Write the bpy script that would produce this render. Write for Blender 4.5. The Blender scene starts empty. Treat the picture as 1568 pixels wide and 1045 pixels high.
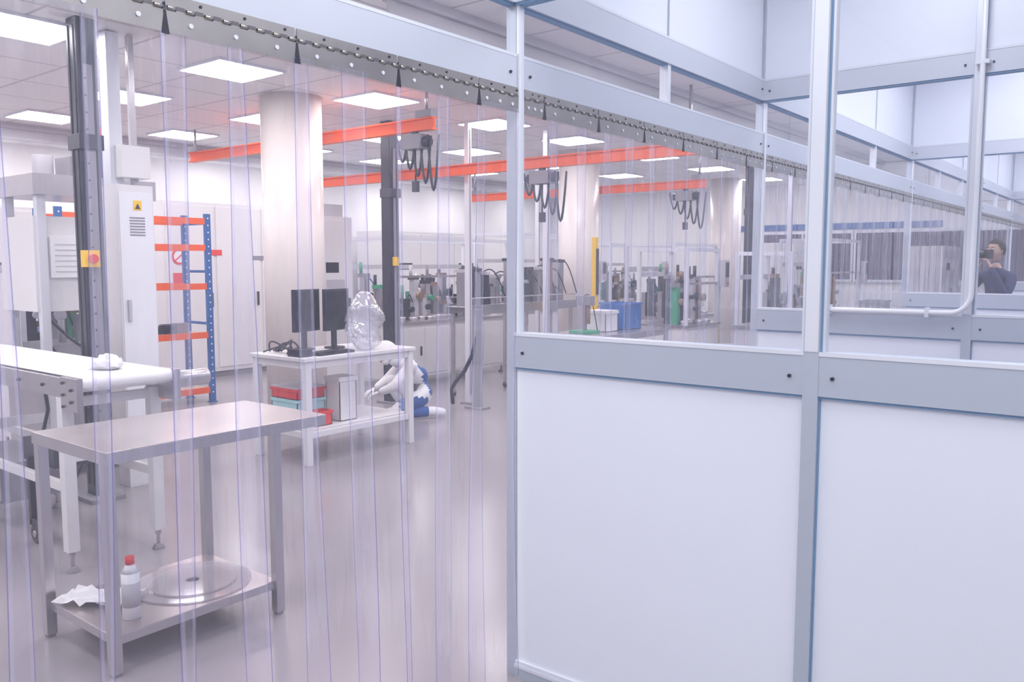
import bpy, bmesh, math, random
from mathutils import Vector, Matrix
random.seed(7)
scene = bpy.context.scene
try:
    scene.view_settings.view_transform = 'Standard'
    scene.view_settings.look = 'None'
except Exception as e:
    print(e)
COL = scene.collection

# ------------------------------------------------------------------ materials
def mat(name, col, rough=0.5, metal=0.0, noise=0.0, nscale=8.0, bump=0.0, bscale=60.0, emis=None, es=0.0, spec=0.5, stretch=(1,1,1)):
    m = bpy.data.materials.new(name); m.use_nodes = True
    nt = m.node_tree; n = nt.nodes; l = nt.links
    b = n['Principled BSDF']
    b.inputs['Base Color'].default_value = (*col, 1)
    b.inputs['Roughness'].default_value = rough
    b.inputs['Metallic'].default_value = metal
    b.inputs['Specular IOR Level'].default_value = spec
    if noise > 0 or bump > 0:
        tc = n.new('ShaderNodeTexCoord'); mp = n.new('ShaderNodeMapping')
        mp.inputs['Scale'].default_value = stretch
        l.new(tc.outputs['Object'], mp.inputs['Vector'])
    if noise > 0:
        t = n.new('ShaderNodeTexNoise'); t.inputs['Scale'].default_value = nscale
        t.inputs['Detail'].default_value = 2
        l.new(mp.outputs[0], t.inputs['Vector'])
        r = n.new('ShaderNodeMapRange')
        r.inputs['To Min'].default_value = 1-noise; r.inputs['To Max'].default_value = 1+noise
        l.new(t.outputs['Fac'], r.inputs['Value'])
        mx = n.new('ShaderNodeVectorMath'); mx.operation = 'SCALE'
        mx.inputs[0].default_value = col
        l.new(r.outputs[0], mx.inputs['Scale'])
        l.new(mx.outputs[0], b.inputs['Base Color'])
    if bump > 0:
        t2 = n.new('ShaderNodeTexNoise'); t2.inputs['Scale'].default_value = bscale
        l.new(mp.outputs[0], t2.inputs['Vector'])
        bp = n.new('ShaderNodeBump'); bp.inputs['Strength'].default_value = bump
        bp.inputs['Distance'].default_value = 0.01
        l.new(t2.outputs['Fac'], bp.inputs['Height']); l.new(bp.outputs[0], b.inputs['Normal'])
    if emis:
        b.inputs['Emission Color'].default_value = (*emis, 1)
        b.inputs['Emission Strength'].default_value = es
    return m

def sheet_mat(name, tint, haze, hazecol, refl, rough, bump=0.0, bscale=3.0, graz=.8):
    m = bpy.data.materials.new(name); m.use_nodes = True
    nt = m.node_tree; n = nt.nodes; l = nt.links
    n.clear()
    out = n.new('ShaderNodeOutputMaterial')
    tr = n.new('ShaderNodeBsdfTransparent'); tr.inputs[0].default_value = (*tint, 1)
    df = n.new('ShaderNodeBsdfDiffuse'); df.inputs[0].default_value = (*hazecol, 1)
    m1 = n.new('ShaderNodeMixShader'); m1.inputs[0].default_value = haze
    l.new(tr.outputs[0], m1.inputs[1]); l.new(df.outputs[0], m1.inputs[2])
    gl = n.new('ShaderNodeBsdfGlossy'); gl.inputs['Roughness'].default_value = rough
    gl.inputs[0].default_value = (1, 1, 1, 1)
    lw = n.new('ShaderNodeLayerWeight'); lw.inputs[0].default_value = 0.5
    pw = n.new('ShaderNodeMath'); pw.operation = 'POWER'; pw.inputs[1].default_value = 4
    l.new(lw.outputs['Facing'], pw.inputs[0])
    ma = n.new('ShaderNodeMath'); ma.operation = 'MULTIPLY_ADD'
    ma.inputs[1].default_value = graz; ma.inputs[2].default_value = refl
    l.new(pw.outputs[0], ma.inputs[0])
    m2 = n.new('ShaderNodeMixShader')
    l.new(ma.outputs[0], m2.inputs[0]); l.new(m1.outputs[0], m2.inputs[1]); l.new(gl.outputs[0], m2.inputs[2])
    if bump > 0:
        tc = n.new('ShaderNodeTexCoord'); mp = n.new('ShaderNodeMapping')
        mp.inputs['Scale'].default_value = (1, 6, 0.7)
        l.new(tc.outputs['Object'], mp.inputs[0])
        t = n.new('ShaderNodeTexNoise'); t.inputs['Scale'].default_value = bscale; t.inputs['Detail'].default_value = 1
        l.new(mp.outputs[0], t.inputs['Vector'])
        bp = n.new('ShaderNodeBump'); bp.inputs['Strength'].default_value = bump; bp.inputs['Distance'].default_value = 0.03
        l.new(t.outputs['Fac'], bp.inputs['Height']); l.new(bp.outputs[0], gl.inputs['Normal'])
    l.new(m2.outputs[0], out.inputs[0])
    return m

M = {}
M['panel'] = mat('white_laminate', (0.82, 0.85, 0.94), 0.32)
M['alu'] = mat('anodised_aluminium', (0.50, 0.55, 0.64), 0.38, 0.2)
M['alu_m'] = mat('aluminium_header', (0.62, 0.65, 0.73), 0.34, 0.15)
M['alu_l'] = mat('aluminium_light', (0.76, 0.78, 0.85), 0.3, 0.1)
M['gasket_shade'] = mat('blue_gasket_shadow_line', (0.22, 0.36, 0.55), 0.5)  # gasket strips; under the rails their blue stands in for the shadow line
M['steel'] = mat('brushed_steel', (0.52, 0.50, 0.53), 0.28, 0.85, noise=0.08, nscale=6, stretch=(1, 12, 1))
M['steel_top'] = mat('worn_steel_top', (0.55, 0.50, 0.51), 0.26, 0.75, noise=0.25, nscale=5)
M['hinge'] = mat('hinge_steel', (0.44, 0.41, 0.39), 0.25, 0.9, noise=0.15, nscale=10)
M['hingegap'] = mat('hinge_gap', (0.18, 0.17, 0.18), 0.4, 0.5)
M['dark'] = mat('dark_screw', (0.06, 0.06, 0.08), 0.4, 0.4)
M['black'] = mat('black_profile', (0.030, 0.032, 0.055), 0.35, 0.2)
M['white'] = mat('white_powdercoat', (0.80, 0.79, 0.81), 0.4)
M['wall'] = mat('wall_paint', (0.85, 0.84, 0.86), 0.55)
M['cream'] = mat('cream_column', (0.84, 0.77, 0.74), 0.3)
M['orange'] = mat('orange_paint', (0.93, 0.13, 0.022), 0.4)
M['red'] = mat('red_plastic', (0.8, 0.05, 0.05), 0.4)
M['blue'] = mat('blue_paint', (0.03, 0.13, 0.40), 0.4)
M['bluebin'] = mat('blue_bin', (0.02, 0.14, 0.45), 0.4)
M['yellow'] = mat('yellow_label', (0.95, 0.60, 0.04), 0.5)
M['teal'] = mat('teal_box', (0.45, 0.75, 0.78), 0.5)
M['green'] = mat('green_pcb', (0.05, 0.35, 0.2), 0.5)
M['grey'] = mat('grey_plastic', (0.28, 0.27, 0.31), 0.5)
M['lgrey'] = mat('light_grey_plastic', (0.53, 0.52, 0.57), 0.5)
M['belt'] = mat('white_belt', (0.86, 0.85, 0.86), 0.45)
M['paper'] = mat('paper', (0.88, 0.88, 0.90), 0.8)
M['screen'] = mat('monitor_black', (0.012, 0.012, 0.018), 0.18)
M['wood'] = mat('beige_board', (0.62, 0.50, 0.42), 0.5)
M['brass'] = mat('bronze_parts', (0.34, 0.23, 0.16), 0.4, 0.5)
M['lips'] = mat('lips', (0.45, 0.2, 0.18), 0.5)
M['skin'] = mat('skin', (0.62, 0.40, 0.33), 0.5)
M['hair'] = mat('dark_hair', (0.02, 0.018, 0.02), 0.6, bump=0.4, bscale=90)
M['suit'] = mat('white_coverall', (0.84, 0.84, 0.88), 0.75, bump=0.9, bscale=12)
M['suitblue'] = mat('blue_coverall', (0.03, 0.11, 0.38), 0.75, bump=0.8, bscale=12)
M['navy'] = mat('navy_overall', (0.02, 0.03, 0.11), 0.75, bump=0.4, bscale=14)
M['light'] = mat('led_panel', (1, 1, 1), 0.5, emis=(1.0, 0.97, 0.96), es=14.0)
M['light_b'] = mat('led_panel_cool', (1, 1, 1), 0.5, emis=(0.95, 0.97, 1.0), es=11.0)
M['darkglass'] = mat('dark_window_glass', (0.10, 0.085, 0.15), 0.12)
M['tube'] = mat('white_conduit', (0.87, 0.88, 0.93), 0.25)
M['pvc'] = sheet_mat('clear_pvc', (0.965, 0.957, 0.99), 0.075, (0.84, 0.82, 0.98), 0.055, 0.04, 0.7)  # milky PVC; its diffuse share also paints the hall's pale lavender haze
M['pvc_hi'] = sheet_mat('pvc_edge_highlight', (0.94, 0.93, 1.0), 0.20, (0.90, 0.88, 1.0), 0.12, 0.05)  # whitish strip paints the highlight beside each curtain strip edge
M['pvc_edge'] = sheet_mat('pvc_cut_edge', (0.46, 0.42, 0.74), 0.30, (0.50, 0.46, 0.80), 0.08, 0.1)
M['glass'] = sheet_mat('window_glass', (0.955, 0.96, 0.985), 0.03, (0.86, 0.87, 0.98), 0.035, 0.01)  # diffuse share paints a faint white haze over the rooms behind
M['bag'] = sheet_mat('plastic_film', (0.86, 0.86, 0.90), 0.30, (0.93, 0.93, 0.97), 0.26, 0.10)
M['disc'] = sheet_mat('acrylic_disc', (0.85, 0.82, 0.86), 0.35, (0.8, 0.76, 0.80), 0.1, 0.08)
M['floor'] = mat('epoxy_floor', (0.33, 0.305, 0.335), 0.20, noise=0.07, nscale=1.2)
def tile_mat():
    m = bpy.data.materials.new('ceiling_tiles'); m.use_nodes = True
    nt = m.node_tree; n = nt.nodes; l = nt.links; b = n['Principled BSDF']
    tc = n.new('ShaderNodeTexCoord')
    br = n.new('ShaderNodeTexBrick'); br.offset = 0; br.squash = 1
    br.inputs['Color1'].default_value = (0.86, 0.85, 0.87, 1); br.inputs['Color2'].default_value = (0.84, 0.83, 0.86, 1)
    br.inputs['Mortar'].default_value = (0.56, 0.55, 0.60, 1)
    br.inputs['Scale'].default_value = 1; br.inputs['Mortar Size'].default_value = 0.013
    br.inputs['Brick Width'].default_value = 0.8; br.inputs['Row Height'].default_value = 0.8
    l.new(tc.outputs['Object'], br.inputs['Vector']); l.new(br.outputs['Color'], b.inputs['Base Color'])
    b.inputs['Roughness'].default_value = 0.6
    return m
M['tiles'] = tile_mat()

# ------------------------------------------------------------------ builder
class B:
    def __init__(s, name, loc=(0, 0, 0), rz=0.0):
        s.name = name; s.bm = bmesh.new(); s.mats = []; s.loc = loc; s.rz = rz
    def mi(s, k):
        if k not in s.mats: s.mats.append(k)
        return s.mats.index(k)
    def _tag(s, verts, k, smooth=False):
        i = s.mi(k); fs = set()
        for v in verts:
            for f in v.link_faces: fs.add(f)
        for f in fs: f.material_index = i; f.smooth = smooth
    def box(s, x0, x1, y0, y1, z0, z1, k, rot=None, piv=None):
        mtx = Matrix.Translation(((x0+x1)/2, (y0+y1)/2, (z0+z1)/2)) @ Matrix.Diagonal((abs(x1-x0), abs(y1-y0), abs(z1-z0), 1))
        if rot:
            p = Vector(piv) if piv else Vector(((x0+x1)/2, (y0+y1)/2, (z0+z1)/2))
            mtx = Matrix.Translation(p) @ Matrix.Rotation(rot[0], 4, rot[1]) @ Matrix.Translation(-p) @ mtx
        r = bmesh.ops.create_cube(s.bm, size=1, matrix=mtx)
        s._tag(r['verts'], k); return s
    def cyl(s, p0, p1, r, k, seg=16, r2=None):
        p0 = Vector(p0); p1 = Vector(p1); d = p1-p0
        mtx = Matrix.Translation((p0+p1)/2) @ d.to_track_quat('Z', 'Y').to_matrix().to_4x4()
        rr = bmesh.ops.create_cone(s.bm, cap_ends=True, segments=seg, radius1=r, radius2=(r if r2 is None else r2), depth=d.length, matrix=mtx)
        s._tag(rr['verts'], k, True)
        for v in rr['verts']:
            for f in v.link_faces:
                if len(f.verts) > 4: f.smooth = False
        return s
    def sph(s, c, r, k, seg=16, sc=(1, 1, 1), R=None):
        mtx = Matrix.Translation(c) @ (R if R else Matrix.Identity(4)) @ Matrix.Diagonal((sc[0], sc[1], sc[2], 1))
        rr = bmesh.ops.create_uvsphere(s.bm, u_segments=seg, v_segments=max(6, seg*2//3), radius=r, matrix=mtx)
        s._tag(rr['verts'], k, True); return rr['verts']
    def tube(s, pts, r, k, seg=8):
        pts = [Vector(p) for p in pts]; rings = []
        up = Vector((0, 0, 1))
        for i, p in enumerate(pts):
            a = pts[max(0, i-1)]; b = pts[min(len(pts)-1, i+1)]
            t = (b-a).normalized()
            u = t.cross(up)
            if u.length < 0.05: u = t.cross(Vector((1, 0, 0)))
            u.normalize(); w = u.cross(t).normalized()
            rings.append([s.bm.verts.new(p+u*math.cos(2*math.pi*j/seg)*r+w*math.sin(2*math.pi*j/seg)*r) for j in range(seg)])
        i0 = s.mi(k)
        for i in range(len(rings)-1):
            A = rings[i]; Bq = rings[i+1]
            best = min(range(seg), key=lambda o: sum((A[j].co-Bq[(j+o) % seg].co).length for j in range(seg)))
            Bq = [Bq[(j+best) % seg] for j in range(seg)]; rings[i+1] = Bq
            for j in range(seg):
                f = s.bm.faces.new((A[j], A[(j+1) % seg], Bq[(j+1) % seg], Bq[j])); f.material_index = i0; f.smooth = True
        for rg in (rings[0], rings[-1]):
            try:
                f = s.bm.faces.new(rg); f.material_index = i0
            except Exception: pass
        return s
    def arc(s, p0, p1, sag, r, k, n=10, side=(0, 0, 0)):
        p0 = Vector(p0); p1 = Vector(p1); sd = Vector(side)
        return s.tube([p0.lerp(p1, t/n)+(Vector((0, 0, -sag))+sd)*math.sin(math.pi*t/n) for t in range(n+1)], r, k, 6)
    def prism(s, poly, axis, a0, a1, k):
        def P(u, v, a):
            return {'x': (a, u, v), 'y': (u, a, v), 'z': (u, v, a)}[axis]
        A = [s.bm.verts.new(P(u, v, a0)) for u, v in poly]; C = [s.bm.verts.new(P(u, v, a1)) for u, v in poly]
        n = len(poly); i = s.mi(k); fs = [s.bm.faces.new(A), s.bm.faces.new(C)]
        for j in range(n): fs.append(s.bm.faces.new((A[j], A[(j+1) % n], C[(j+1) % n], C[j])))
        for f in fs: f.material_index = i
        return s
    def quad(s, pts, k):
        f = s.bm.faces.new([s.bm.verts.new(p) for p in pts]); f.material_index = s.mi(k); return s
    def done(s, bevel=0.0, parent=None, normals=True):
        if normals: bmesh.ops.recalc_face_normals(s.bm, faces=s.bm.faces[:])
        me = bpy.data.meshes.new(s.name); s.bm.to_mesh(me); s.bm.free()
        for k in s.mats: me.materials.append(M[k])
        o = bpy.data.objects.new(s.name, me); COL.objects.link(o)
        o.location = s.loc; o.rotation_euler = (0, 0, s.rz)
        if bevel > 0:
            md = o.modifiers.new('bevel', 'BEVEL'); md.width = bevel; md.segments = 2; md.limit_method = 'ANGLE'; md.angle_limit = math.radians(50)
        if parent: o.parent = parent
        return o

# ------------------------------------------------------------------ layout constants (metres)
XC = -1.95           # curtain line
Y1, Y2, Y3, Y4, YE = 2.47, 4.79, 8.27, 14.2, 17.0
XL, XR, YB = -12.2, 3.2, -3.2
ZL, ZR = 3.2, 3.45   # ceilings
RAIL0, RAIL1 = 1.215, 1.345

# ------------------------------------------------------------------ shell
B('floor').box(XL, XR, YB, YE, -0.1, 0.0, 'floor').done()
b = B('ceiling_workshop'); b.box(XL, XC-0.03, YB, YE, ZL, ZL+0.1, 'tiles'); b.done()
b = B('ceiling_cleanroom'); b.box(XC-0.02, XR, YB, YE, ZR, ZR+0.1, 'tiles'); b.done()
B('wall_left').box(XL-0.1, XL, YB, YE, 0, ZR+.1, 'wall').done()
B('wall_right').box(XR, XR+0.1, YB, YE, 0, ZR+.1, 'panel').done()
B('wall_back').box(XL-0.1, XR+0.1, YB-0.1, YB, 0, ZR+.1, 'wall').done()
B('wall_end').box(XL-0.1, XR+0.1, YE, YE+0.1, 0, ZR+.1, 'wall').done()
b = B('trim_1'); b.box(-7.3, -3.4, YE-0.03, YE-0.002, 2.28, 2.40, 'blue'); b.done()
b = B('baseboard_end'); b.box(XL, XR, YE-0.02, YE-0.001, 0, 0.1, 'lgrey'); b.done()
b = B('baseboard_left'); b.box(XL+0.001, XL+0.02, YB, YE-0.03, 0, 0.1, 'lgrey'); b.done()
n = 1
for x0, x1 in ((-6.9, -5.0), (-4.9, -3.0), (-2.9, -1.2), (-1.1, 0.8)):
    b = B('window_%d' % n); n += 1
    z0, z1 = 1.30, 2.2
    b.box(x0, x1, YE-0.03, YE-0.005, z0, z1, 'darkglass')
    for (a, c, d, e) in ((x0-.04, x1+.04, z0-.05, z0), (x0-.04, x1+.04, z1, z1+.05), (x0-.04, x0, z0, z1), (x1, x1+.04, z0, z1), ((x0+x1)/2-.02, (x0+x1)/2+.02, z0, z1)):
        b.box(a, c, YE-0.05, YE-0.005, d, e, 'alu_l')
    b.done()

# ------------------------------------------------------------------ cleanroom partitions
def screw(b, x, y, z, axis):
    d = 0.006
    if axis == 'y': b.cyl((x, y, z), (x, y-d, z), 0.0055, 'dark', 10)
    else: b.cyl((x, y, z), (x+d, y, z), 0.0055, 'dark', 10)

XP = [XC+1.13*k for k in range(1, 5)]
def partition(name, Y, xa=XC+0.025, xb=XR-0.01):
    b = B(name)
    w = 0.0225; dp = 0.03
    xs = [xa] + XP + [xb]
    for x in XP:
        b.box(x-w, x+w, Y-dp, Y+dp, 0, ZR-0.002, 'alu')
        b.box(x+w, x+w+.005, Y-dp+.012, Y+dp-.012, 0, ZR-0.002, 'gasket_shade')
        b.box(x-w+.003, x+w-.003, Y-dp-.0015, Y-dp, RAIL1, ZR-0.002, 'alu_l')
    for i in range(len(xs)-1):
        x0 = xs[i]+(w if i else 0); x1 = xs[i+1]-(w if i+1 < len(xs)-1 else 0)
        for (z0, z1) in ((0.0, 0.055), (RAIL0, RAIL1), (2.54, 2.66), (ZR-.06, ZR-.002)):
            b.box(x0, x1, Y-dp+.002, Y+dp-.002, z0, z1, 'alu' if z0 < 2 else 'alu_m')
            if z0 > 0.5: b.box(x0, x1, Y-dp+.008, Y+dp-.008, z0-.008, z0, 'gasket_shade')
            b.box(x0, x1, Y-dp, Y-dp+.002, z1-.012, z1, 'alu_l')  # pale strip paints the bright lit top edge of the rail
            if 0.5 < z0 < 3:
                for sx in (x0+.04, x1-.04): screw(b, sx, Y-dp+.002, (z0+z1)/2-0.01, 'y')
        b.box(x0+.003, x1-.003, Y-.012, Y+.012, .055, RAIL0-.007, 'panel')
        b.box(x0, x1, Y-.022, Y+.022, .055, .068, 'alu_l')
        b.box(x0+.003, x1-.003, Y-.012, Y+.012, 2.66, ZR-.06, 'panel')
        b.box(x0, x0+.012, Y-.015, Y+.015, RAIL1, 2.533, 'alu_l')
        b.box(x1-.012, x1, Y-.015, Y+.015, RAIL1, 2.533, 'alu_l')
        b.quad([(x0+.012, Y, RAIL1), (x1-.012, Y, RAIL1), (x1-.012, Y, 2.533), (x0+.012, Y, 2.533)], 'glass')
    b.done(normals=True)
for i, Y in enumerate((Y1, Y2, Y3, Y4)):
    partition('wall_partition_%d' % (i+1), Y)

b = B('wall_curtain_frame')
posts = [Y1, Y2, Y3, 11.75, Y4]
allm = [Y1+1.16*k for k in range(-4, 13)]
for Yp in posts:
    b.box(XC-.022, XC+.022, Yp-.014, Yp+.014, 0, ZR-.002, 'alu')
    b.box(XC+.022, XC+.025, Yp-.010, Yp+.010, 0, ZR-.002, 'alu_l')
for ym in allm:
    if min(abs(ym-p) for p in posts) > 0.1:
        b.box(XC-.022, XC+.022, ym-.014, ym+.014, 2.36, 2.54, 'alu_l')
        b.box(XC-.010, XC+.016, ym-.005, ym+.005, 2.66, ZR-.06, 'alu')
seg = [YB+0.01] + posts + [YE-.06]
for i in range(len(seg)-1):
    y0 = seg[i]+(.018 if i else 0); y1 = seg[i+1]-(.018 if i+1 < len(seg)-1 else 0)
    for z0, z1 in ((2.222, 2.36), (2.54, 2.66), (ZR-.06, ZR-.002)):
        b.box(XC-.03, XC+.03, y0, y1, z0, z1, 'alu_m')
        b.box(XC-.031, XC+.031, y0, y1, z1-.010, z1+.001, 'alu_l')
        b.box(XC-.018, XC+.018, y0, y1, z0-.006, z0, 'gasket_shade')
        for sy in (y0+.04, y1-.04):
            if z0 < 3: screw(b, XC+.03, sy, (z0+z1)/2, 'x')
    b.box(XC-.01, XC+.01, y0, y1, 2.66, ZR-.06, 'panel')
    b.quad([(XC, y0, 2.36), (XC, y1, 2.36), (XC, y1, 2.534), (XC, y0, 2.534)], 'glass')
b.done()

# ------------------------------------------------------------------ strip curtains + hinge rails
def curtain(y0, y1, seed):
    rnd = random.Random(seed)
    b = B('strip_curtain')
    xh = XC+.035
    ph = 0.381
    k = math.floor((y0-1.088)/ph)
    while 1.088+ph*k < y1:
        a = max(y0, 1.088+ph*k+.004); c = min(y1, 1.088+ph*(k+1)-.004)
        if c-a > 0.03:
            b.box(xh, xh+.003, a, c, 2.150, 2.205, 'hinge')
            b.box(xh-.004, xh, a, c, 2.200, 2.240, 'hinge')
            m = int((c-a)/.024)
            for j in range(m):
                ya = a+(c-a)*j/m
                if j % 2 == 0: b.cyl((xh+.004, ya+.001, 2.207), (xh+.004, ya+(c-a)/m-.001, 2.207), 0.0055, 'hinge', 8)
                else: b.box(xh, xh+.0035, ya+.002, ya+(c-a)/m-.002, 2.205, 2.2145, 'hingegap')
            for j in range(3):
                yy = a+(c-a)*(j+.5)/3
                b.cyl((xh+.003, yy, 2.176), (xh+.006, yy, 2.176), .006, 'alu_l', 10)
                b.cyl((xh, yy+.03, 2.229), (xh+.002, yy+.03, 2.229), .004, 'dark', 8)
        yj = 1.088+ph*k
        if y0 < yj < y1:
            b.prism([(yj-.010, 2.146), (yj+.010, 2.146), (yj+.002, 2.200), (yj-.002, 2.200)], 'x', xh-.001, xh+.0045, 'dark')
        k += 1
    pitch = .1905
    n = int(round((y1-y0)/pitch))
    for i in range(n+1):
        w = rnd.uniform(.215, .258)
        ya = max(y0+pitch*i-.02+rnd.uniform(-.012, .012), y0); yb = min(ya+w, y1)
        if yb-ya < .05: continue
        off = (.008 if i % 2 else -.008)
        W = yb-ya
        us = [0, .0026/W, .011/W, .25, .5, .75, 1-.010/W, 1-.0026/W, 1]
        kinds = ['pvc_edge', 'pvc_hi', 'pvc', 'pvc', 'pvc', 'pvc', 'pvc_hi', 'pvc_edge']
        nz = 16
        ph1 = rnd.uniform(0, 6.28); ph2 = rnd.uniform(0, 6.28); amp = rnd.uniform(.006, .020); lean = rnd.uniform(-.045, .045)
        bow = rnd.uniform(-.03, .03); wd = rnd.uniform(-.02, .06)
        grid = []
        for jz in range(nz+1):
            g = jz/nz; z = 2.165-(2.165-.02)*g
            row = []
            for u in us:
                dx = off+amp*g*math.sin(ph1+4*g+1.2*u)+bow*g*(4*(u-.5)**2)
                dy = lean*g+.008*math.sin(ph2+5*g)*g+wd*g*(u-.5)
                yy = ya+u*W+dy
                if i == 0 or i >= n-1: yy = min(max(yy, y0+.001*(1+u)), y1-.001*(2-u))
                row.append(b.bm.verts.new((XC+.03+max(-.028, min(.06, dx)), yy, z)))
            grid.append(row)
        ks = [b.mi(q) for q in kinds]
        for jz in range(nz):
            for q in range(len(us)-1):
                f = b.bm.faces.new((grid[jz][q], grid[jz][q+1], grid[jz+1][q+1], grid[jz+1][q]))
                f.material_index = ks[q]; f.smooth = True
    b.done(normals=False)
segs = [(-1.0, Y1-.02), (Y1+.02, Y2-.02), (Y2+.02, Y3-.02), (Y3+.02, 11.73), (11.77, Y4-.02), (Y4+.02, YE-.08)]
for i, (a, c) in enumerate(segs): curtain(a, c, i+3)

pts = [(-.80, Y2-.06, ZR-.01), (-.80, Y2-.06, 2.6), (-.80, Y2-.06, 1.45)]
for i in range(1, 8):
    a = math.pi/2*i/8
    pts.append((-.80-.10*(1-math.cos(a)), Y2-.06, 1.45-.10*math.sin(a)))
pts += [(-.92, Y2-.06, 1.35), (-1.62, Y2-.06, 1.35)]
b = B('conduit_pipe'); b.tube(pts, .013, 'tube', 12)
for x in (-1.0, -1.5): b.box(x-.01, x+.01, Y2-.075, Y2-.028, 1.325, 1.375, 'alu_l')
b.box(-.83, -.77, Y2-.072, Y2-.028, 2.58, 2.6, 'alu_l')
b.done()

# ------------------------------------------------------------------ ceiling lights
def lightmesh(sx, sy, k):
    bb = B('ceiling_light'); 
    bb.box(-sx/2, sx/2, -sy/2, sy/2, -.02, -.001, 'alu_l')
    bb.quad([(-sx/2+.02, -sy/2+.02, -.022), (-sx/2+.02, sy/2-.02, -.022), (sx/2-.02, sy/2-.02, -.022), (sx/2-.02, -sy/2+.02, -.022)], k)
    return bb.done(normals=False)
def place(proto, xs, ys, z):
    first = True
    for x in xs:
        for y in ys:
            if first: proto.location = (x, y, z); first = False
            else:
                o = bpy.data.objects.new('ceiling_light', proto.data); COL.objects.link(o); o.location = (x, y, z)
place(lightmesh(.62, .62, 'light'), (-2.9, -4.5, -6.2, -7.95, -9.7, -11.35), (-1.0, .8, 2.5, 4.1, 5.7, 7.5, 9.1, 11.2, 13.2, 15.4), ZL)  # row nearest the left wall is added to brighten that wall
place(lightmesh(.6, 1.0, 'light_b'), (-1.0, 1.0), (-1.2, .3, 1.7, 3.65, 5.8, 7.2, 9.5, 11.5, 13.2, 15.6), ZR)

# ------------------------------------------------------------------ steel work table (foreground)
b = B('steel_work_table')
x0, x1, y0, y1, zt = -3.75, -3.10, 1.46, 2.50, .895
b.box(x0, x1, y0, y1, zt-.003, zt, 'steel_top')
b.box(x1-.004, x1, y0, y1, zt-.05, zt-.003, 'steel'); b.box(x0, x0+.004, y0, y1, zt-.05, zt-.003, 'steel')
b.box(x0+.004, x1-.004, y0, y0+.004, zt-.05, zt-.003, 'steel'); b.box(x0+.004, x1-.004, y1-.004, y1, zt-.05, zt-.003, 'steel')
b.box(x0+.05, x1-.05, y0+.05, y0+.09, zt-.04, zt-.003, 'steel'); b.box(x0+.05, x1-.05, y1-.3, y1-.26, zt-.04, zt-.003, 'steel')
for lx in (x0+.03, x1-.045):
    for ly in (1.485, 2.24):
        b.box(lx-.021, lx+.021, ly-.021, ly+.021, .012, zt-.004, 'steel')
        b.box(lx-.016, lx+.016, ly-.016, ly+.016, 0, .012, 'grey')
b.box(x0+.03, x1-.045, 1.485, 2.24, .155, .159, 'steel_top')
for (a, c, d, e) in ((x0+.028, x0+.032, 1.5, 2.22), (x1-.047, x1-.043, 1.5, 2.22)):
    b.box(a, c, d, e, .12, .157, 'steel')
b.box(x0+.04, x1-.05, 1.483, 1.487, .12, .157, 'steel'); b.box(x0+.04, x1-.05, 2.238, 2.242, .12, .157, 'steel')
b.done(.002)
b = B('acrylic_disc_plate', (-3.42, 1.98, .16))
for r0, r1, z0, z1, k in ((.045, .255, 0, .006, 'disc'), (.03, .19, .007, .013, 'disc')):
    N = 48; i = b.mi(k)
    def ring(r, z): return [b.bm.verts.new((r*math.cos(2*math.pi*j/N), r*math.sin(2*math.pi*j/N), z)) for j in range(N)]
    A, C, D, E = ring(r0, z0), ring(r1, z0), ring(r1, z1), ring(r0, z1)
    for P, Q in ((A, C), (C, D), (D, E), (E, A)):
        for j in range(N):
            f = b.bm.faces.new((P[j], P[(j+1) % N], Q[(j+1) % N], Q[j])); f.material_index = i
b.cyl((0, 0, .013), (0, 0, .018), .012, 'dark', 12)
b.done()
rn = random.Random(4)
b = B('crumpled_paper_towel', (-3.54, 1.62, .164), .5)
g = []
for i in range(11):
    g.append([b.bm.verts.new(((i-5)*.032+rn.uniform(-.008, .008), (j-4)*.022+rn.uniform(-.008, .008), .004+rn.random()*.03)) for j in range(9)])
for i in range(10):
    for j in range(8):
        f = b.bm.faces.new((g[i][j], g[i+1][j], g[i+1][j+1], g[i][j+1])); f.material_index = b.mi('paper')
b.done(normals=False)
b = B('solvent_bottle', (-3.27, 1.62, .16))
b.cyl((0, 0, 0), (0, 0, .19), .036, 'tube', 20); b.cyl((0, 0, .19), (0, 0, .225), .036, 'tube', 20, .014)
b.cyl((0, 0, .225), (0, 0, .255), .018, 'red', 16); b.cyl((0, 0, .05), (0, 0, .15), .0365, 'lgrey', 20)
b.done()

# ------------------------------------------------------------------ belt conveyor
b = B('belt_conveyor')
cx0, cx1, cy0, cy1, zt = -7.2, -4.22, 1.86, 2.40, 1.035
b.box(cx0, cx1-.03, cy0+.03, cy1-.03, zt-.004, zt, 'belt')
b.box(cx0, cx1-.03, cy0+.03, cy1-.03, zt-.075, zt-.071, 'belt')
b.cyl((cx1-.03, cy0+.03, zt-.037), (cx1-.03, cy1-.03, zt-.037), .0375, 'belt', 24)
b.box(cx0, cx1-.10, cy0+.05, cy1-.05, zt-.07, zt-.006, 'lgrey')
for ya, yb in ((cy0, cy0+.022), (cy1-.022, cy1)):
    b.box(cx0, cx1-.02, ya, yb, zt-.11, zt-.008, 'steel')
    b.box(cx1-.16, cx1+.015, ya-.006, yb+.006, zt-.17, zt-.0, 'steel')
for i in range(5): b.cyl((cx1-.13+.03*(i % 2)*3, cy0-.006, zt-.03-.03*i), (cx1-.13+.03*(i % 2)*3, cy0-.016, zt-.03-.03*i), .008, 'dark', 10)
for i in range(9): b.cyl((cx0+.2+.3*i, cy0, zt-.06), (cx0+.2+.3*i, cy0-.01, zt-.06), .009, 'dark', 10)
b.box(cx1-.35, cx1-.2, cy1+.0, cy1+.12, zt-.16, zt-.05, 'lgrey')
b.cyl((cx1-.28, cy1+.12, zt-.1), (cx1-.28, cy1+.34, zt-.1), .05, 'steel', 20)
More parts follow.
